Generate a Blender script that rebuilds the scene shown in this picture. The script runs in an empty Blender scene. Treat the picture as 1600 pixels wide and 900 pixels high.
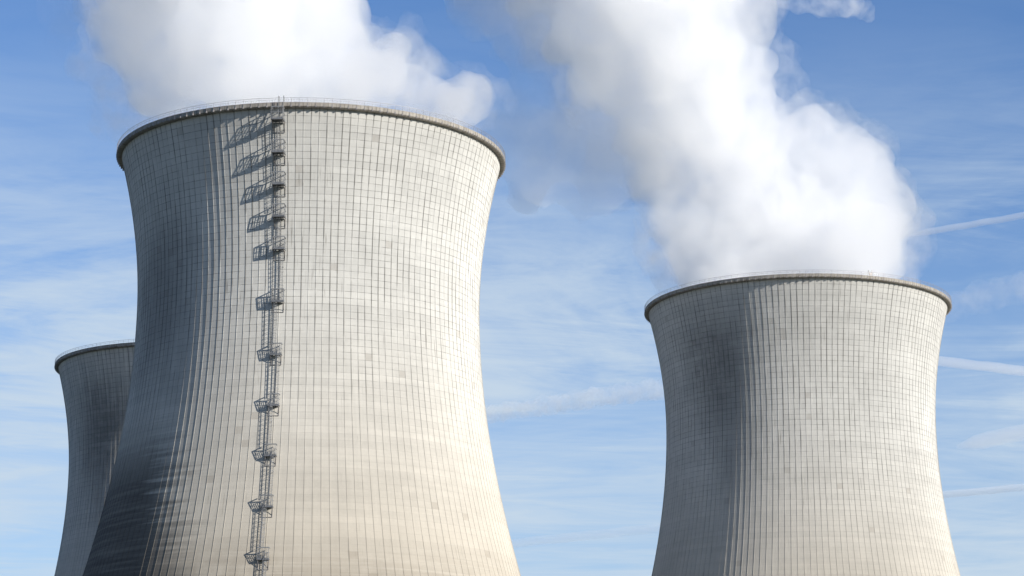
import bpy, math, random
from mathutils import Vector, Matrix, noise
R = math.radians
sc = bpy.context.scene
COL = sc.collection

# ------------------------------------------------------------------ camera
F = 3769.9                    # focal length in pixels of the 1600 px wide photograph
PITCH = 0.2333
CAM_Z = 2.0
cam = bpy.data.cameras.new('camera')
cam.sensor_width = 36.0
cam.lens = 36.0 * F / 1600.0
cam.clip_start = 1.0
cam.clip_end = 200000.0
cam_ob = bpy.data.objects.new('camera', cam)
COL.objects.link(cam_ob)
cam_ob.location = (0, 0, CAM_Z)
cam_ob.rotation_euler = (math.pi / 2 + PITCH, 0, 0)
sc.camera = cam_ob

# ------------------------------------------------------------------ exposure and sampling
vs = sc.view_settings
vs.view_transform = 'Standard'
vs.look = 'None'
vs.gamma = 1.0
vs.use_curve_mapping = False
vs.exposure = 0.6
sc.render.engine = 'CYCLES'
cy = sc.cycles
cy.max_bounces = 44
cy.diffuse_bounces = 3
cy.glossy_bounces = 1
cy.transmission_bounces = 0
cy.volume_bounces = 40
cy.transparent_max_bounces = 48
cy.use_denoising = True
cy.use_adaptive_sampling = True
cy.adaptive_threshold = 0.02
cy.sample_clamp_indirect = 12.0
sc.render.film_transparent = False

# ------------------------------------------------------------------ sun and sky
SUN_EL = 21.0
SUN_AZ = 57.0                 # degrees from the direction of the camera side (-Y) round towards +X
sun_dir = Vector((math.sin(R(SUN_AZ)) * math.cos(R(SUN_EL)), -math.cos(R(SUN_AZ)) * math.cos(R(SUN_EL)), math.sin(R(SUN_EL))))
sun = bpy.data.lights.new('sun', 'SUN')
sun.energy = 5.0
sun.angle = R(0.5)
sun.color = (1.0, 0.945, 0.855)
sun_ob = bpy.data.objects.new('sun', sun)
COL.objects.link(sun_ob)
sun_ob.rotation_euler = sun_dir.to_track_quat('Z', 'Y').to_euler()
sun_ob.location = (200, -200, 300)


class NB:
    """small helper that writes node expressions"""
    def __init__(self, tree):
        self.t = tree

    def n(self, kind, **kw):
        nd = self.t.nodes.new(kind)
        for k, v in kw.items():
            setattr(nd, k, v)
        return nd

    def put(self, sock, v):
        if isinstance(v, bpy.types.NodeSocket):
            self.t.links.new(v, sock)
        else:
            sock.default_value = v

    def m(self, op, a, b=None, c=None, clamp=False):
        nd = self.n('ShaderNodeMath', operation=op, use_clamp=clamp)
        self.put(nd.inputs[0], a)
        if b is not None:
            self.put(nd.inputs[1], b)
        if c is not None:
            self.put(nd.inputs[2], c)
        return nd.outputs[0]

    def mul(self, a, b): return self.m('MULTIPLY', a, b)
    def add(self, a, b): return self.m('ADD', a, b)
    def sub(self, a, b): return self.m('SUBTRACT', a, b)

    def smooth(self, v, a, b):
        nd = self.n('ShaderNodeMapRange', interpolation_type='SMOOTHSTEP')
        self.put(nd.inputs[0], v)
        nd.inputs[1].default_value = a
        nd.inputs[2].default_value = b
        return nd.outputs[0]

    def xyz(self, x, y, z):
        nd = self.n('ShaderNodeCombineXYZ')
        for i, v in enumerate((x, y, z)):
            self.put(nd.inputs[i], v)
        return nd.outputs[0]

    def sep(self, v):
        nd = self.n('ShaderNodeSeparateXYZ')
        self.put(nd.inputs[0], v)
        return nd.outputs

    def noise(self, v, scale=1.0, detail=4.0, rough=0.55, dist=0.0):
        nd = self.n('ShaderNodeTexNoise')
        self.put(nd.inputs['Vector'], v)
        nd.inputs['Scale'].default_value = scale
        nd.inputs['Detail'].default_value = detail
        nd.inputs['Roughness'].default_value = rough
        nd.inputs['Distortion'].default_value = dist
        return nd.outputs[0]

    def white(self, v):
        nd = self.n('ShaderNodeTexWhiteNoise', noise_dimensions='3D')
        self.put(nd.inputs['Vector'], v)
        return nd.outputs['Value']

    def mix(self, f, a, b, blend='MIX'):
        nd = self.n('ShaderNodeMix', data_type='RGBA', blend_type=blend)
        self.put(nd.inputs[0], f)
        for s, v in ((nd.inputs[6], a), (nd.inputs[7], b)):
            if isinstance(v, tuple):
                s.default_value = (*v, 1.0) if len(v) == 3 else v
            else:
                self.put(s, v)
        return nd.outputs[2]


world = bpy.data.worlds.new('World')
sc.world = world
world.use_nodes = True
wt = world.node_tree
wt.nodes.clear()
b = NB(wt)
out = b.n('ShaderNodeOutputWorld')
bg = b.n('ShaderNodeBackground')
sky = b.n('ShaderNodeTexSky', sky_type='NISHITA')
sky.sun_disc = False
sky.sun_elevation = R(SUN_EL)
sky.sun_rotation = math.pi - R(SUN_AZ)
sky.altitude = 200.0
sky.air_density = 1.0
sky.dust_density = 0.6
sky.ozone_density = 2.5
SKY_STRENGTH = 0.08
bg.inputs['Strength'].default_value = SKY_STRENGTH
# cirrus: noise on a high flat layer, found from the direction alone
d = b.sep(b.n('ShaderNodeTexCoord').outputs['Generated'])
zz = b.m('MAXIMUM', d[2], 0.03)
cx = b.m('DIVIDE', d[0], zz)
cyy = b.m('DIVIDE', d[1], zz)
# streaks run along a slightly turned direction of the layer
ca, sa = math.cos(R(8)), math.sin(R(8))
lx = b.add(b.mul(cx, ca), b.mul(cyy, sa))
ly = b.sub(b.mul(cyy, ca), b.mul(cx, sa))
SEED = 1.1
v1 = b.xyz(b.mul(lx, 0.55), b.mul(ly, 0.5), SEED)
c1 = b.noise(v1, 1.3, 7.0, 0.6, 0.6)
v2 = b.xyz(b.mul(lx, 1.0), b.mul(ly, 1.9), SEED + 5.4)
c2 = b.noise(v2, 1.2, 8.0, 0.68, 1.3)
cov = b.noise(b.xyz(lx, ly, SEED + 17.6), 0.35, 2.0, 0.5)
cl = b.add(b.mul(c1, 0.6), b.add(b.mul(c2, 0.37), b.mul(cov, 0.35)))
cloud = b.smooth(cl, 0.515, 0.79)
low = b.smooth(d[2], 0.345, 0.20)          # the cirrus thins out higher up
cloud = b.mul(cloud, b.add(b.mul(low, 0.85), 0.06))
veil = b.mul(b.smooth(d[2], 0.30, 0.10), 0.45)      # thin milky layer towards the horizon
cloud = b.m('MAXIMUM', cloud, b.add(veil, b.mul(cloud, 0.5)), clamp=True)
skyc = b.mix(1.0, sky.outputs[0], (0.72, 0.94, 1.25), 'MULTIPLY')
hazec = b.mix(cloud, skyc, (4.9, 5.8, 6.7))
wt.links.new(hazec, bg.inputs['Color'])
wt.links.new(bg.outputs[0], out.inputs[0])


# ------------------------------------------------------------------ helpers
def tag(o, label=None, cat=None, group=None, kind=None):
    if label: o['label'] = label
    if cat: o['category'] = cat
    if group: o['group'] = group
    if kind: o['kind'] = kind
    return o


def link(name, me, mat=None, parent=None):
    o = bpy.data.objects.new(name, me)
    COL.objects.link(o)
    if mat is not None and me is not None:
        me.materials.append(mat)
    if parent is not None:
        o.parent = parent
    return o


class MB:
    """collects boxes, bars and tubes for one mesh"""
    def __init__(self):
        self.v, self.f = [], []

    def bar(self, p, q, w, h=None, up=Vector((0, 0, 1))):
        h = h or w
        p, q = Vector(p), Vector(q)
        ax = (q - p).normalized()
        if abs(ax.dot(up)) > 0.99:
            up = Vector((0, 1, 0))
        s = ax.cross(up).normalized()
        u = s.cross(ax)
        i = len(self.v)
        for c in (p, q):
            for a, bb in ((-1, -1), (1, -1), (1, 1), (-1, 1)):
                self.v.append(c + s * (a * w / 2) + u * (bb * h / 2))
        self.f += [(i, i+1, i+2, i+3), (i+7, i+6, i+5, i+4)]
        for k in range(4):
            j = (k + 1) % 4
            self.f.append((i+k, i+4+k, i+4+j, i+j))

    def path(self, pts, w, closed=False):
        n = len(pts)
        for k in range(n if closed else n - 1):
            self.bar(pts[k], pts[(k+1) % n], w)

    def mesh(self, name):
        me = bpy.data.meshes.new(name)
        me.from_pydata([tuple(x) for x in self.v], [], self.f)
        me.update()
        import bmesh
        bm = bmesh.new(); bm.from_mesh(me)
        bmesh.ops.recalc_face_normals(bm, faces=bm.faces)
        bm.to_mesh(me); bm.free()
        return me

    def build(self, name, mat, parent=None):
        return link(name, self.mesh(name), mat, parent)


def mat_new(name):
    m = bpy.data.materials.new(name)
    m.use_nodes = True
    m.node_tree.nodes.clear()
    o = m.node_tree.nodes.new('ShaderNodeOutputMaterial')
    return m, NB(m.node_tree), o


def principled(bb, o, color, rough=0.8, metal=0.0, normal=None, spec=0.3, drough=0.0):
    p = bb.n('ShaderNodeBsdfPrincipled')
    bb.put(p.inputs['Base Color'], color if not isinstance(color, tuple) else (*color, 1.0))
    bb.put(p.inputs['Roughness'], rough)
    p.inputs['Metallic'].default_value = metal
    p.inputs['Specular IOR Level'].default_value = spec
    p.inputs['Diffuse Roughness'].default_value = drough
    if normal is not None:
        bb.put(p.inputs['Normal'], normal)
    bb.t.links.new(p.outputs[0], o.inputs['Surface'])
    return p


# ------------------------------------------------------------------ tower form
H = 135.35                    # underside of the rim walkway above the ground
ZT = H - 29.33                # throat
RT = 33.0
B_UP, B_LO = 57.36, 69.98
RIM = 38.0
NRIB = 160
LIFT = 1.267


def rad(z):
    dz = z - ZT
    return RT * math.sqrt(1 + (dz / (B_UP if dz > 0 else B_LO)) ** 2)


def pol(r, deg, z):           # degrees from the camera side (-Y) round towards +X
    a = R(deg)
    return Vector((r * math.sin(a), -r * math.cos(a), z))


def shell_mesh():
    v, f = [], []
    step = 360.0 / NRIB
    rib_h, rib_w = 0.05, 0.11
    zs = [0.0]
    z = H - LIFT * int(H / LIFT)
    while z < H - 0.01:
        zs.append(z); z += LIFT
    zs.append(H + 0.02)
    nper = 6
    for z in zs:
        r = rad(z)
        hw = math.degrees(rib_w / 2 / r)
        for k in range(NRIB):
            t = k * step
            v.append(pol(r, t - hw * 1.12, z)); v.append(pol(r + rib_h, t - hw * 0.82, z))
            v.append(pol(r + rib_h, t + hw * 0.82, z)); v.append(pol(r, t + hw * 1.12, z))
            e0, e1 = pol(r, t + hw * 1.12, z), pol(r, t + step - hw * 1.12, z)      # the bay between two ribs is a flat panel
            v.append(e0.lerp(e1, 1 / 3)); v.append(e0.lerp(e1, 2 / 3))
    n = NRIB * nper
    for i in range(len(zs) - 1):
        for k in range(n):
            j = (k + 1) % n
            f.append((i*n+k, i*n+j, (i+1)*n+j, (i+1)*n+k))
    # inner face and the top edge
    m = 240
    base = len(v)
    zi = zs[::4] + ([zs[-1]] if (len(zs) - 1) % 4 else [])
    for z in zi:
        for k in range(m):
            v.append(pol(rad(z) - 0.35, k * 360 / m, z))
    for i in range(len(zi) - 1):
        for k in range(m):
            j = (k + 1) % m
            f.append((base+i*m+k, base+(i+1)*m+k, base+(i+1)*m+j, base+i*m+j))
    me = bpy.data.meshes.new('shell')
    me.from_pydata([tuple(x) for x in v], [], f)
    me.update()
    return me


def lathe(name, prof, seg, closed=True):
    v, f = [], []
    n = len(prof)
    for k in range(seg):
        for r, z in prof:
            v.append(tuple(pol(r, k * 360 / seg, z)))
    for k in range(seg):
        j = (k + 1) % seg
        for i in range(n):
            i2 = (i + 1) % n
            f.append((k*n+i, j*n+i, j*n+i2, k*n+i2))
    me = bpy.data.meshes.new(name)
    me.from_pydata(v, [], f)
    me.update()
    import bmesh
    bm = bmesh.new(); bm.from_mesh(me)
    bmesh.ops.recalc_face_normals(bm, faces=bm.faces)
    bm.to_mesh(me); bm.free()
    return me


def concrete(name, seed, stains):
    """board-marked shell concrete; stains = function(bb, ang, z, nz) -> list of (mask, colour)"""
    m, bb, o = mat_new(name)
    p = bb.sep(bb.n('ShaderNodeTexCoord').outputs['Object'])
    ang = bb.mul(bb.m('ARCTAN2', p[0], bb.mul(p[1], -1.0)), 180 / math.pi)   # degrees, as pol()
    z = p[2]
    arc = bb.mul(ang, 0.62)                                                  # about metres round the shell
    cellx = bb.mul(ang, NRIB / 360.0)
    cellz = bb.m('DIVIDE', bb.sub(z, H), LIFT)
    ix, iz = bb.m('FLOOR', cellx), bb.m('FLOOR', cellz)
    fx, fz = bb.m('FRACT', cellx), bb.m('FRACT', cellz)
    rnd = bb.white(bb.xyz(ix, iz, seed))
    rndrow = bb.white(bb.xyz(0.5, iz, seed + 3.0))
    big = bb.noise(bb.xyz(arc, z, seed * 7.0), 0.06, 5, 0.6)
    mid = bb.noise(bb.xyz(arc, z, seed * 5.0 + 40), 0.45, 5, 0.65)
    fine = bb.noise(bb.xyz(arc, z, seed * 3.0 + 80), 3.2, 4, 0.7)
    streak = bb.noise(bb.xyz(bb.mul(arc, 1.6), bb.mul(z, 0.05), seed + 11), 1.0, 5, 0.65)
    hstreak = bb.noise(bb.xyz(bb.mul(arc, 0.035), bb.mul(z, 0.9), seed + 31), 1.0, 4, 0.6)
    up = bb.smooth(bb.add(z, bb.mul(big, 26.0)), 82.0, 118.0)               # weathered upper half
    base = bb.mix(bb.smooth(z, 40.0, 112.0), (0.46, 0.418, 0.35), (0.53, 0.522, 0.495))
    tone = bb.add(0.80, bb.mul(rnd, bb.add(0.03, bb.mul(up, 0.025))))
    tone = bb.add(tone, bb.mul(bb.sub(rndrow, 0.5), 0.065))
    tone = bb.add(tone, bb.mul(bb.sub(big, 0.5), 0.35))
    tone = bb.add(tone, bb.mul(bb.sub(mid, 0.5), 0.16))
    tone = bb.add(tone, bb.mul(bb.sub(fine, 0.5), 0.14))
    tone = bb.add(tone, bb.mul(bb.sub(hstreak, 0.5), 0.20))
    tone = bb.add(tone, bb.mul(bb.sub(streak, 0.5), 0.16))
    tone = bb.add(tone, 0.16)
    col = bb.mix(1.0, base, tone, 'MULTIPLY')
    # dark lift joints: strong in the upper half, faint below, broken by noise
    jz = bb.m('ABSOLUTE', bb.sub(fz, 0.5))
    joint = bb.smooth(jz, 0.445, 0.482)
    jn = bb.noise(bb.xyz(arc, bb.mul(iz, 3.1), seed + 55), 0.55, 3, 0.6)
    joint = bb.mul(joint, bb.mul(bb.smooth(jn, 0.30, 0.62), bb.add(0.12, bb.mul(up, 0.60))))
    col = bb.mix(joint, col, (0.09, 0.085, 0.075))
    # algae and dirt that sit along the ribs
    jx = bb.m('ABSOLUTE', bb.sub(fx, 0.5))
    rn = bb.noise(bb.xyz(bb.mul(bb.m('ROUND', cellx), 3.7), bb.mul(z, 0.09), seed + 71), 1.0, 5, 0.65)
    ribd = bb.mul(bb.smooth(jx, 0.395, 0.455), bb.mul(bb.smooth(rn, 0.38, 0.62), bb.add(0.18, bb.mul(up, 0.52))))
    col = bb.mix(ribd, col, (0.11, 0.105, 0.095))
    # a few odd dark or repaired panels
    odd = bb.m('GREATER_THAN', bb.white(bb.xyz(ix, iz, seed + 17.0)), 0.994)
    col = bb.mix(bb.mul(odd, 0.22), col, (0.20, 0.16, 0.12))
    # long thin drips
    dn = bb.noise(bb.xyz(bb.mul(arc, 2.1), bb.mul(z, 0.10), seed + 91), 1.0, 4, 0.6)
    drip = bb.mul(bb.smooth(dn, 0.60, 0.70), bb.smooth(bb.noise(bb.xyz(arc, z, seed + 140), 0.13, 2, 0.5), 0.48, 0.66))
    col = bb.mix(bb.mul(drip, 0.5), col, (0.10, 0.085, 0.07))
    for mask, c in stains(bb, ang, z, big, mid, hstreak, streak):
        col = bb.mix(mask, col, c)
    bump = bb.n('ShaderNodeBump')
    bump.inputs['Strength'].default_value = 0.5
    bump.inputs['Distance'].default_value = 0.03
    hgt = bb.add(bb.mul(fine, 0.35), bb.add(bb.mul(rnd, 0.5), bb.mul(joint, -0.8)))
    bb.put(bump.inputs['Height'], hgt)
    principled(bb, o, col, 0.92, 0.0, bump.outputs[0], 0.2, 0.75)
    return m


def box_mask(bb, v, a0, a1, b0, b1):
    """1 between a1 and b0, fading to 0 at a0 and b1"""
    return bb.mul(bb.smooth(v, a0, a1), bb.smooth(v, b1, b0))


def blob(bb, ang, z, a0, aw, z0, zw, soft):
    """soft oval with a ragged edge given by the noise value soft (about 0.5)"""
    u = bb.m('DIVIDE', bb.sub(ang, a0), aw)
    v = bb.m('DIVIDE', bb.sub(z, z0), zw)
    d = bb.m('SQRT', bb.add(bb.mul(u, u), bb.mul(v, v)))
    return bb.smooth(bb.add(d, bb.mul(bb.sub(soft, 0.5), 1.5)), 1.05, 0.15)


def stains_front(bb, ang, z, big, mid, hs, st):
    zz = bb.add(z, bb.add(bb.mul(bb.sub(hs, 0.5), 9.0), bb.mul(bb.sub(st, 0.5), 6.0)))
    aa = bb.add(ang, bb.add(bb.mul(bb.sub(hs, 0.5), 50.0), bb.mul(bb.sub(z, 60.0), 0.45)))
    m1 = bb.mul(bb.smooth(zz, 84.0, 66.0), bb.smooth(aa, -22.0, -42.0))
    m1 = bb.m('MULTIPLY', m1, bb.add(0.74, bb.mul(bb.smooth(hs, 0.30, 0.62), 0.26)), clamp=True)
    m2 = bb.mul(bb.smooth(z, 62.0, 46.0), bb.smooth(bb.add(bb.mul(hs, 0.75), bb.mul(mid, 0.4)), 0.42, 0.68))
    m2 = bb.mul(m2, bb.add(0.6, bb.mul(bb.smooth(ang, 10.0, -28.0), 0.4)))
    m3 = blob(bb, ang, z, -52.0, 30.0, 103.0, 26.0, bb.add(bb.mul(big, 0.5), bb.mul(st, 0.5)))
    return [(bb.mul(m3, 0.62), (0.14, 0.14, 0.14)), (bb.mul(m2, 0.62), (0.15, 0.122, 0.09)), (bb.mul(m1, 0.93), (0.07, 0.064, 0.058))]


def stains_right(bb, ang, z, big, mid, hs, st):
    soft = bb.add(bb.mul(big, 0.35), bb.add(bb.mul(st, 0.35), bb.mul(hs, 0.3)))
    m1 = blob(bb, ang, z, -43.0, 25.0, 117.0, 22.0, soft)
    m1 = bb.mul(m1, bb.add(0.35, bb.mul(bb.smooth(bb.add(bb.mul(st, 0.55), bb.mul(mid, 0.45)), 0.36, 0.60), 0.65)))
    m2 = blob(bb, ang, z, -36.0, 20.0, 104.0, 30.0, st)
    return [(bb.mul(m2, 0.40), (0.17, 0.17, 0.165)), (bb.mul(m1, 0.62), (0.11, 0.11, 0.11))]


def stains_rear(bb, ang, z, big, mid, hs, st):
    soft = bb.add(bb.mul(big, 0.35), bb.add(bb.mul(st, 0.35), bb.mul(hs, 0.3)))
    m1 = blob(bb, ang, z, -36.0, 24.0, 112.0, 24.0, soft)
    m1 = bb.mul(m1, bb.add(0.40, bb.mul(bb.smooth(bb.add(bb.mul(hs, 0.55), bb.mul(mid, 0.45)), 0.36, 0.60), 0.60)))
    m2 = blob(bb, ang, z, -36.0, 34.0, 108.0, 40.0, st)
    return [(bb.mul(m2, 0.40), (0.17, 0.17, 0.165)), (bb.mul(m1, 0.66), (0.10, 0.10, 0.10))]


def rim_material():
    m, bb, o = mat_new('rim_concrete')
    p = bb.sep(bb.n('ShaderNodeTexCoord').outputs['Object'])
    ang = bb.mul(bb.m('ARCTAN2', p[0], bb.mul(p[1], -1.0)), 180 / math.pi)
    fx = bb.m('FRACT', bb.add(bb.mul(ang, NRIB / 360.0), 0.5))
    arc = bb.mul(ang, 0.66)
    n1 = bb.noise(bb.xyz(arc, bb.mul(p[2], 0.4), 5.0), 0.9, 5, 0.65)
    n2 = bb.noise(bb.xyz(arc, p[2], 9.0), 4.0, 4, 0.65)
    col = bb.mix(bb.smooth(bb.add(bb.mul(n1, 0.6), bb.mul(n2, 0.4)), 0.3, 0.7), (0.17, 0.153, 0.135), (0.36, 0.338, 0.30))
    jt = bb.smooth(bb.m('ABSOLUTE', bb.sub(fx, 0.5)), 0.07, 0.03)
    col = bb.mix(bb.mul(jt, 0.5), col, (0.07, 0.06, 0.05))
    bump = bb.n('ShaderNodeBump')
    bump.inputs['Strength'].default_value = 0.4
    bump.inputs['Distance'].default_value = 0.03
    bb.put(bump.inputs['Height'], n2)
    principled(bb, o, col, 0.9, 0, bump.outputs[0], 0.2)
    return m


def steel(name, c, rough=0.55, metal=0.3):
    m, bb, o = mat_new(name)
    p = bb.n('ShaderNodeTexCoord').outputs['Object']
    n = bb.noise(p, 1.7, 5, 0.65)
    col = bb.mix(bb.smooth(n, 0.35, 0.75), c, tuple(x * 0.62 for x in c))
    principled(bb, o, col, rough, metal)
    return m


MAT_RIM = rim_material()
MAT_STEEL = steel('galvanised_steel', (0.25, 0.255, 0.26))
MAT_RAIL = steel('weathered_railing_steel', (0.30, 0.28, 0.27))
MAT_GRATE = steel('platform_steel', (0.16, 0.165, 0.175))

SHELL = shell_mesh()
RIM_ME = lathe('rim_walkway', [(rad(H) - 0.55, H + 0.0), (RIM - 0.28, H + 0.0), (RIM - 0.05, H + 0.16), (RIM, H + 0.24), (RIM, H + 0.92),
                               (RIM - 0.05, H + 0.97), (RIM - 0.30, H + 0.97), (RIM - 0.30, H + 0.72), (rad(H) - 0.55, H + 0.72)], 320)


def railing_mesh():
    mb = MB()
    n = NRIB
    for k in range(n):
        a = (k + 0.5) * 360 / n
        mb.bar(pol(RIM + 0.05, a, H + 0.30), pol(RIM + 0.05, a, H + 1.75), 0.05)
        mb.bar(pol(RIM + 0.02, a, H + 0.02), pol(RIM + 0.02, a, H + 0.36), 0.24, 0.26)     # foot bracket
    for zz, w in ((H + 1.75, 0.045), (H + 1.36, 0.025)):
        mb.path([pol(RIM + 0.05, (k + 0.5) * 360 / n, zz) for k in range(n)], w, True)
    for k in range(n * 3):                                                              # thin infill wires
        a = (k + 0.5) * 120 / n
        mb.bar(pol(RIM + 0.05, a, H + 0.97), pol(RIM + 0.05, a, H + 1.75), 0.018)
    return mb.mesh('railing')


RAIL_ME = railing_mesh()


def tower(x, y, label, mat, turn=0.0):
    t = link('cooling_tower', None)
    t.location = (x, y, 0)
    tag(t, label, 'cooling tower', 'concrete cooling towers')
    s = link('shell', SHELL.copy(), mat, t)
    r = link('rim_walkway', RIM_ME if not RIM_ME.materials else RIM_ME, None, t)
    if not RIM_ME.materials: RIM_ME.materials.append(MAT_RIM)
    g = link('railing', RAIL_ME, None, r)
    if not RAIL_ME.materials: RAIL_ME.materials.append(MAT_RAIL)
    return t


TF = (-39.366, 456.866)
TR = (71.248, 588.207)
TL = (-89.595, 663.938)
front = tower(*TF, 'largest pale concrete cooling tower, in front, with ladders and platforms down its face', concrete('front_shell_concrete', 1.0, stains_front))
right = tower(*TR, 'pale concrete cooling tower standing alone on the right with no ladder on its face', concrete('right_shell_concrete', 2.0, stains_right))
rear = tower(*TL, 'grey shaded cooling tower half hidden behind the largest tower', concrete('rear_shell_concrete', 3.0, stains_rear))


# ------------------------------------------------------------------ ladders and platforms of the front tower
LAD = -4.75                                     # meridian of the ladder run
LEVELS = [131.0, 125.2, 119.5, 113.7, 107.8, 98.1, 88.25, 78.8, 69.5, 60.15, 50.7, 41.2]
LEVELS = [z + CAM_Z for z in LEVELS]


def frame(z):
    """local axes on the shell: along the wall, outwards, up the slope"""
    a = R(LAD)
    tang = Vector((math.cos(a), math.sin(a), 0))
    outw = Vector((math.sin(a), -math.cos(a), 0))
    return tang, outw


def lp(s, o, z, z0=None):
    """point s metres along the wall to the right, o metres out of the shell, height z (shell radius read at z0)"""
    tang, outw = frame(z)
    r = rad(z if z0 is None else z0)
    return outw * (r + o) + tang * s + Vector((0, 0, z))


REACH = [2.55, 2.45, 2.2, 1.95, 1.65, 1.35, 1.1, 1.1, 1.0, 1.0, 0.95, 0.95]      # the platforms stand out further where the shell flares
for i, z in enumerate(LEVELS):
    W, D, HH = (2.15, REACH[i], 2.15) if i < 6 else (2.0, REACH[i], 1.9)
    x0, x1 = -W / 2, W / 2
    pm = MB()                                    # floor plate with its edge beams
    pm.bar(lp(0, 0.15, z, z), lp(0, D, z, z), W, 0.07)
    for s in (x0, x1):
        pm.bar(lp(s, 0.15, z - 0.10, z), lp(s, D, z - 0.10, z), 0.10, 0.24)
    pm.bar(lp(x0, D, z - 0.08, z), lp(x1, D, z - 0.08, z), 0.08, 0.34)
    plat = pm.build('platform', MAT_GRATE, front)
    gm = MB()
    for zz, w in ((z + HH, 0.16), (z + HH * 0.55, 0.07), (z + 0.25, 0.06)):
        gm.bar(lp(x0, D, zz, z), lp(x1, D, zz, z), w)
        for s in (x0, x1):
            gm.bar(lp(s, 0.1, zz, z), lp(s, D, zz, z), w)
    n = 7
    for k in range(n):
        s = x0 + W * k / (n - 1)
        gm.bar(lp(s, D, z, z), lp(s, D, z + HH, z), 0.085 if k in (0, n - 1) else 0.055)
    for s in (x0, x1):
        for oo in ((D * 0.36, D * 0.7) if i < 6 else ()):
            gm.bar(lp(s, oo, z, z), lp(s, oo, z + HH, z), 0.06)
    gm.build('guardrail', MAT_STEEL, plat)
    br = MB()
    for s in (x0 + 0.1, x1 - 0.1):
        br.bar(lp(s, D - 0.1, z - 0.2, z), lp(s, 0.05, z - 1.5, z - 1.5), 0.09)
        br.bar(lp(s, 0.02, z - 1.9, z - 1.9), lp(s, 0.02, z - 0.2, z - 0.2), 0.10)
    br.bar(lp(x0, 0.1, z - 1.9, z - 1.9), lp(x1, 0.1, z - 1.9, z - 1.9), 0.08)
    br.build('bracket', MAT_RAIL, plat)


def ladder(ztop, zbot, s, name='ladder'):
    m = MB()
    off = 0.45
    n = max(2, int((ztop - zbot) / 2.0))
    zs = [zbot + (ztop - zbot) * k / n for k in range(n + 1)]
    for e in (-0.27, 0.27):
        m.path([lp(s + e, off, z) for z in zs], 0.075)
    k = zbot + 0.15
    while k < ztop:
        m.bar(lp(s - 0.27, off, k), lp(s + 0.27, off, k), 0.04)
        k += 0.30
    for z in zs[1::2]:
        for e in (-0.27, 0.27):
            m.bar(lp(s + e, 0.0, z), lp(s + e, off, z), 0.05)
    lad = m.build(name, MAT_STEEL, front)
    c = MB()                                     # hoops and straps
    hz = zbot + 2.0
    arc = [(-0.36 * math.cos(t), 0.05 + 0.74 * math.sin(t)) for t in [math.pi * j / 6 for j in range(7)]]
    hoops = []
    while hz < ztop + 0.05:
        pts = [lp(s + a * 1.15, off + o, hz, hz) for a, o in arc]
        c.path(pts, 0.055)
        hoops.append(pts)
        hz += 0.85
    for a, bq in zip(hoops[:-1], hoops[1:]):
        for j in (1, 2, 3, 4, 5):
            c.bar(a[j], bq[j], 0.04)
    if hoops:
        c.build('safety_cage', MAT_STEEL, lad)
    return lad


offs = [-0.1, -0.1, -0.1, -0.1, 0.45, -0.45, 0.35, -0.45, 0.35, -0.45, 0.35, -0.45]
for i in range(len(LEVELS)):
    zt = LEVELS[i]
    zb = LEVELS[i + 1] if i + 1 < len(LEVELS) else LEVELS[i] - 9.3
    ladder(zt + (1.1 if i else 0.4), zb + 0.1, offs[i])
# the last flight passes the rim and ends in two hand hoops above it
hm = MB()
for s in (0.15, 1.05):
    hm.path([lp(s, 1.55, LEVELS[0] + 0.5, H), lp(s, 1.55, H + 1.75, H), lp(s + 0.02, 1.35, H + 2.0, H), lp(s, 0.9, H + 2.0, H), lp(s, 0.7, H + 1.75, H), lp(s, 0.7, H + 0.95, H)], 0.085)
k = LEVELS[0] + 1.0
while k < H + 1.0:
    hm.bar(lp(0.15, 1.55, k, H), lp(1.05, 1.55, k, H), 0.045)
    k += 0.3
hm.build('exit_ladder', MAT_STEEL, front)


# a small lamp post on the rim of the right tower
bm_ = MB()
for da in (-0.25, 0.25):
    bm_.bar(pol(RIM - 0.1, 20.5 + da, H + 0.9), pol(RIM - 0.1, 20.5 + da * 3, H + 2.3), 0.12)
bm_.bar(pol(RIM - 0.1, 19.9, H + 1.35), pol(RIM - 0.1, 21.1, H + 1.35), 0.2, 0.35)
bm_.build('warning_lamp', MAT_RAIL, right)


# ------------------------------------------------------------------ ground
m, bb, o = mat_new('gravel_and_grass')
p = bb.n('ShaderNodeTexCoord').outputs['Object']
gcol = bb.mix(bb.smooth(bb.noise(p, 0.02, 6, 0.6), 0.4, 0.6), (0.035, 0.050, 0.020), (0.085, 0.085, 0.075))
principled(bb, o, gcol, 0.95)
me = bpy.data.meshes.new('ground')
G = 60000.0
me.from_pydata([(-G, -G, 0), (G, -G, 0), (G, G, 0), (-G, G, 0)], [], [(0, 1, 2, 3)])
tag(link('ground', me, m), kind='structure')


# ------------------------------------------------------------------ steam
CP, SP = math.cos(PITCH), math.sin(PITCH)


def at(px, py, Y):
    """the point at ground distance Y seen in that direction from where the photographer stood"""
    u = (450 - py) / F
    dv = Vector(((px - 800) / F, CP - u * SP, SP + u * CP))
    return Vector((0, 0, CAM_Z)) + dv * (Y / dv.y)


def ppm(P):
    """photograph pixels per metre at P"""
    return F / (P.y * CP + (P.z - CAM_Z) * SP)


def ico(sub):
    import bmesh
    bm = bmesh.new()
    bmesh.ops.create_icosphere(bm, subdivisions=sub, radius=1.0)
    bm.verts.ensure_lookup_table()
    v = [x.co.copy() for x in bm.verts]
    f = [tuple(x.index for x in q.verts) for q in bm.faces]
    bm.free()
    return v, f


ICO = ico(3)


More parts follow.
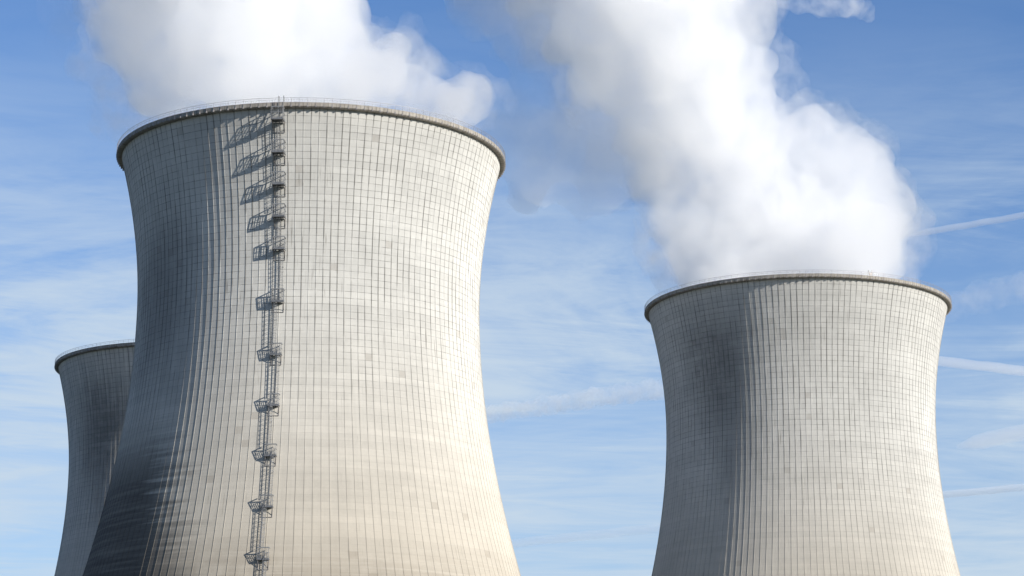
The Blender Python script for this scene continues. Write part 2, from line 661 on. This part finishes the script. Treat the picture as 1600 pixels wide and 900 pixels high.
def remeshed(me, voxel):
    ob = bpy.data.objects.new('remesh_tmp', me)
    COL.objects.link(ob)
    md = ob.modifiers.new('r', 'REMESH')
    md.mode = 'VOXEL'
    md.voxel_size = voxel
    dg = bpy.context.evaluated_depsgraph_get()
    dg.update()
    res = bpy.data.meshes.new_from_object(ob.evaluated_get(dg))
    bpy.data.objects.remove(ob)
    return res


def puff_hull(name, balls, stem, voxel, amps, seed, stretch=(1, 1, 1)):
    """one closed billowing skin round many round puffs; stem = (x, y, z0, z1, radius) plugs the tower mouth"""
    v, f = [], []
    for P, r in balls:
        i = len(v)
        v += [P + c * r for c in ICO[0]]
        f += [tuple(i + a for a in q) for q in ICO[1]]
    if stem:
        x, y, z0, z1, r = stem
        i = len(v); n = 72
        for z in (z0, z1):
            for k in range(n):
                a = 2 * math.pi * k / n
                v.append(Vector((x + r * math.cos(a), y + r * math.sin(a), z)))
        for k in range(n):
            j = (k + 1) % n
            f.append((i+k, i+j, i+n+j, i+n+k))
        f.append(tuple(i + n - 1 - k for k in range(n)))
        f.append(tuple(i + n + k for k in range(n)))
    me = bpy.data.meshes.new(name)
    me.from_pydata([tuple(c) for c in v], [], f)
    me.update()
    me = remeshed(me, voxel)
    off = Vector((seed * 13.1, seed * 7.7, seed * 3.3))
    for size, amp, kind in amps:
        me.update()
        nn = [x.vector.copy() for x in me.vertex_normals]
        cc = [x.co.copy() for x in me.vertices]
        for q, (c, nv) in enumerate(zip(cc, nn)):
            k = (c + off) / size
            if kind == 'cell':
                dd = noise.voronoi(k)[0][0]
                a = (0.55 - dd) * 1.6
            else:
                a = noise.fractal(k, 0.6, 2.1, 4) * 1.1
            if stem:
                a *= min(1.0, max(0.0, (c.z - (H + 0.5)) / 9.0)) if a > 0 else min(1.0, max(0.15, (c.z - (H - 1)) / 9.0))
            me.vertices[q].co = c + nv * (a * amp)
    if stem:
        x, y, z0, z1, r = stem                       # keep the lower part inside the tower mouth
        for q in me.vertices:
            if q.co.z < H + 1.6:
                dx, dy = q.co.x - x, q.co.y - y
                dd = math.hypot(dx, dy)
                lim = min(r, rad(min(q.co.z, H)) - 0.5)
                if dd > lim:
                    q.co.x = x + dx * lim / dd; q.co.y = y + dy * lim / dd
                q.co.z = max(q.co.z, z0)
    me.update()
    me = remeshed(me, voxel)
    for pl in me.polygons:
        pl.use_smooth = True
    me.name = name
    return me


def vapour(name, density, g=0.2, color=(0.99, 0.99, 0.99), rough=0, lo=0.35, hi=0.6, step=0.3):
    mt, q, oo = mat_new(name)
    vsn = q.n('ShaderNodeVolumeScatter')
    vsn.inputs['Color'].default_value = (*color, 1)
    if rough:
        p = q.n('ShaderNodeTexCoord').outputs['Object']
        nz = q.noise(p, 1.0 / rough, 5, 0.6, 0.3)
        q.put(vsn.inputs['Density'], q.mul(q.smooth(nz, lo, hi), density))
        mt.cycles.volume_step_rate = step
    else:
        vsn.inputs['Density'].default_value = density
    vsn.inputs['Anisotropy'].default_value = g
    ab = q.n('ShaderNodeVolumeAbsorption')                     # a trace of absorption beside the scattering
    ab.inputs['Color'].default_value = (*color, 1)
    if vsn.inputs['Density'].is_linked:
        q.put(ab.inputs['Density'], vsn.inputs['Density'].links[0].from_socket)
    else:
        ab.inputs['Density'].default_value = density
    sm = q.n('ShaderNodeAddShader')
    mt.node_tree.links.new(vsn.outputs[0], sm.inputs[0])
    mt.node_tree.links.new(ab.outputs[0], sm.inputs[1])
    mt.node_tree.links.new(sm.outputs[0], oo.inputs['Volume'])
    return mt


LEAN = {TF: -0.25, TR: 0.5}     # metres towards the camera side per metre of rise


def balls_px(lst, T, depth_rng, seed):
    rg = random.Random(seed)
    res = []
    for px, py, rp in lst:
        P = at(px, py, T[1])
        for _ in range(3):
            P = at(px, py, T[1] - LEAN[T] * max(0.0, P.z - H - 4))
        P = at(px, py, P.y + rg.uniform(-depth_rng, depth_rng))
        res.append((P, rp / ppm(P)))
    return res


def grown(balls, d):
    return [(P, max(1.5, r + d)) for P, r in balls]


STEAM = vapour('dense_steam', 0.12, 0.5, (0.983, 0.983, 0.984), rough=8.0, lo=0.30, hi=0.52, step=0.2)
EDGE = vapour('feathered_steam', 0.05, 0.5, (0.988, 0.988, 0.988), rough=5.0, lo=0.38, hi=0.66, step=0.16)
VEIL = vapour('thin_steam', 0.050, 0.2, (0.98, 0.985, 0.99), rough=24.0, lo=0.22, hi=0.72, step=0.2)
FAINT = vapour('faint_steam', 0.008, 0.2, (0.98, 0.98, 0.98), rough=16.0, lo=0.3, hi=0.70, step=0.2)


def plume(label, px_balls, T, seed):
    balls = balls_px(px_balls, T, 11, seed)
    stem = (*T, H - 5, H + 2.4, 35.4)
    o = link('steam_plume', puff_hull('steam_plume', grown(balls, -2.2), stem, 1.1,
             [(26, 4.5, 'f'), (11, 2.4, 'cell'), (5, 1.2, 'cell'), (3.0, 0.7, 'f')], seed), STEAM)
    tag(o, label, 'steam', 'steam plumes above the towers')
    link('feathered_edge', puff_hull('feathered_edge', grown(balls, 1.9), (*T, H - 4, H + 3.4, 35.7), 1.1,
         [(22, 5.0, 'f'), (9, 2.4, 'cell'), (4, 1.2, 'f')], seed + 0.5), EDGE, o)
    return o


core1 = [(728, 158, 55), (700, 185, 55), (222, 150, 70), (215, 60, 92), (262, 125, 92), (238, 55, 98), (225, -30, 100), (240, -130, 120), (370, 90, 130), (370, -30, 150), (480, 100, 118), (450, -10, 115),
         (430, -150, 165), (575, 130, 78), (650, 155, 66), (715, 170, 48), (690, 150, 46), (610, 105, 52), (540, 62, 52), (505, 10, 55),
         (380, -270, 180), (320, -390, 190)]
root1 = plume('white steam plume billowing from the largest front tower', core1, TF, 1.0)
veil1 = [(110, 10, 60), (85, 50, 36), (90, -30, 60), (150, 100, 36)]
link('thin_veil', puff_hull('thin_veil', balls_px(veil1, TF, 6, 8), None, 1.3, [(16, 4.0, 'f'), (6, 1.5, 'f')], 5.0), FAINT, root1)

core2 = [(905, 45, 66), (855, -25, 72), (940, 110, 62), (1345, 378, 92), (1330, 322, 95), (1298, 268, 98), (1262, 226, 78), (1160, 112, 64), (1150, 40, 66), (1125, -30, 65),
         (1095, 415, 74), (1070, 350, 74), (1052, 272, 78), (1040, 200, 78), (1000, 120, 80), (960, 50, 88), (910, -20, 85),
         (1200, 330, 135), (1160, 240, 115), (1110, 160, 105), (1070, 80, 105), (1040, 0, 115), (1000, -100, 140), (930, -180, 150), (1150, 400, 110), (1260, 400, 115)]
root2 = plume('white steam plume leaning left above the right tower', core2, TR, 2.0)
veil2 = [(920, 110, 75), (885, 210, 75), (930, 280, 62), (850, 150, 72), (850, 245, 58), (832, 290, 36), (815, 50, 70), (930, 30, 90),
         (970, 220, 80), (790, -30, 80), (830, 200, 60), (870, 60, 80)]
link('thin_veil', puff_hull('thin_veil', balls_px(veil2, TR, 6, 9), None, 1.4, [(24, 6.0, 'f'), (8, 2.0, 'f')], 6.0), VEIL, root2)

wisp = [(1165, -40, 44), (1205, -25, 36), (1245, -10, 30), (1290, -2, 30), (1330, 4, 26), (1352, 12, 16)]
w = link('steam_wisp', puff_hull('steam_wisp', balls_px(wisp, TR, 3, 12), None, 0.9, [(10, 2.6, 'f'), (4, 1.1, 'cell')], 7.0),
         vapour('loose_steam', 0.10, 0.3, (0.985, 0.985, 0.985), rough=5.0, lo=0.38, hi=0.62, step=0.1))
tag(w, 'small loose wisp of steam at the top edge, right of the leaning plume', 'steam')


# ------------------------------------------------------------------ contrails, kilometres away
def contrail(label, p0, p1, wpx, alt, density, seed, wob=0.05, puffy=0.0):
    def high(px, py):
        u = (450 - py) / F
        dv = Vector(((px - 800) / F, CP - u * SP, SP + u * CP))
        return dv * (alt / dv.z)
    A, B = high(*p0), high(*p1)
    dist = ((A + B) / 2).length
    r0 = wpx * 0.42 * dist / F
    ax = B - A
    n = int(max(40, ax.length / r0 * 3.0)); n = min(n, 400)
    side = ax.cross(Vector((0, 0, 1))).normalized()
    upv = side.cross(ax).normalized()
    v, f = [], []
    m = 20
    for i in range(n + 1):
        t = i / n
        c = A + ax * t
        taper = min(1.0, 0.25 + t * 6) * min(1.0, 0.25 + (1 - t) * 6)
        for k in range(m):
            a = 2 * math.pi * k / m
            q = Vector((math.cos(a) * 0.6, math.sin(a) * 0.6, i * (0.33 if puffy else 0.07)))
            g = 1 + wob * noise.fractal(q + Vector((seed, 0, 0)), 0.7, 2.0, 4)
            w2 = r0 * taper * g
            v.append(c + side * (math.cos(a) * w2) + upv * (math.sin(a) * w2) + upv * (r0 * 0.12 * noise.noise(Vector((i * 0.06, seed, 2)))))
    for i in range(n):
        for k in range(m):
            j = (k + 1) % m
            f.append((i*m+k, i*m+j, (i+1)*m+j, (i+1)*m+k))
    f.append(tuple(m - 1 - k for k in range(m)))
    f.append(tuple(n * m + k for k in range(m)))
    me = bpy.data.meshes.new('contrail')
    me.from_pydata([tuple(c) for c in v], [], f)
    me.update()
    import bmesh
    bm = bmesh.new(); bm.from_mesh(me)
    bmesh.ops.recalc_face_normals(bm, faces=bm.faces)
    bm.to_mesh(me); bm.free()
    for pl in me.polygons:
        pl.use_smooth = True
    o = link('contrail', me, vapour('ice_trail', density * (2.1 if puffy else 1.05) / r0, 0.2, rough=r0 * puffy, lo=0.30, hi=0.72, step=4.0 * r0 / ax.length))
    tag(o, label, 'contrail', 'contrails across the blue sky')
    return o


contrail('thin crisp contrail rising to the right beside the steam of the right tower', (1415, 368), (1700, 319), 13, 6000, 0.20, 1.0)
contrail('broad faint contrail just below the rim height right of the right tower', (1430, 494), (1740, 414), 56, 6000, 0.07, 2.0, 0.4, 1.2)
contrail('bright contrail sinking to the right beside the waist of the right tower', (1420, 558), (1720, 594), 19, 6000, 0.26, 3.0, 0.08)
contrail('soft wide contrail low in the sky right of the right tower, tapered left end', (1495, 698), (1760, 640), 30, 6000, 0.16, 4.0, 0.15)
contrail('thin straight contrail lowest on the right beside the foot of the right tower', (1440, 776), (1720, 750), 14, 6000, 0.26, 5.0)
contrail('puffy old contrail in the gap between the front and right towers', (730, 652), (1090, 599), 36, 6000, 0.17, 6.0, 0.4, 1.1)
contrail('faint low contrail near the bottom of the gap between two towers', (760, 853), (1090, 819), 18, 6000, 0.12, 7.0, 0.1)
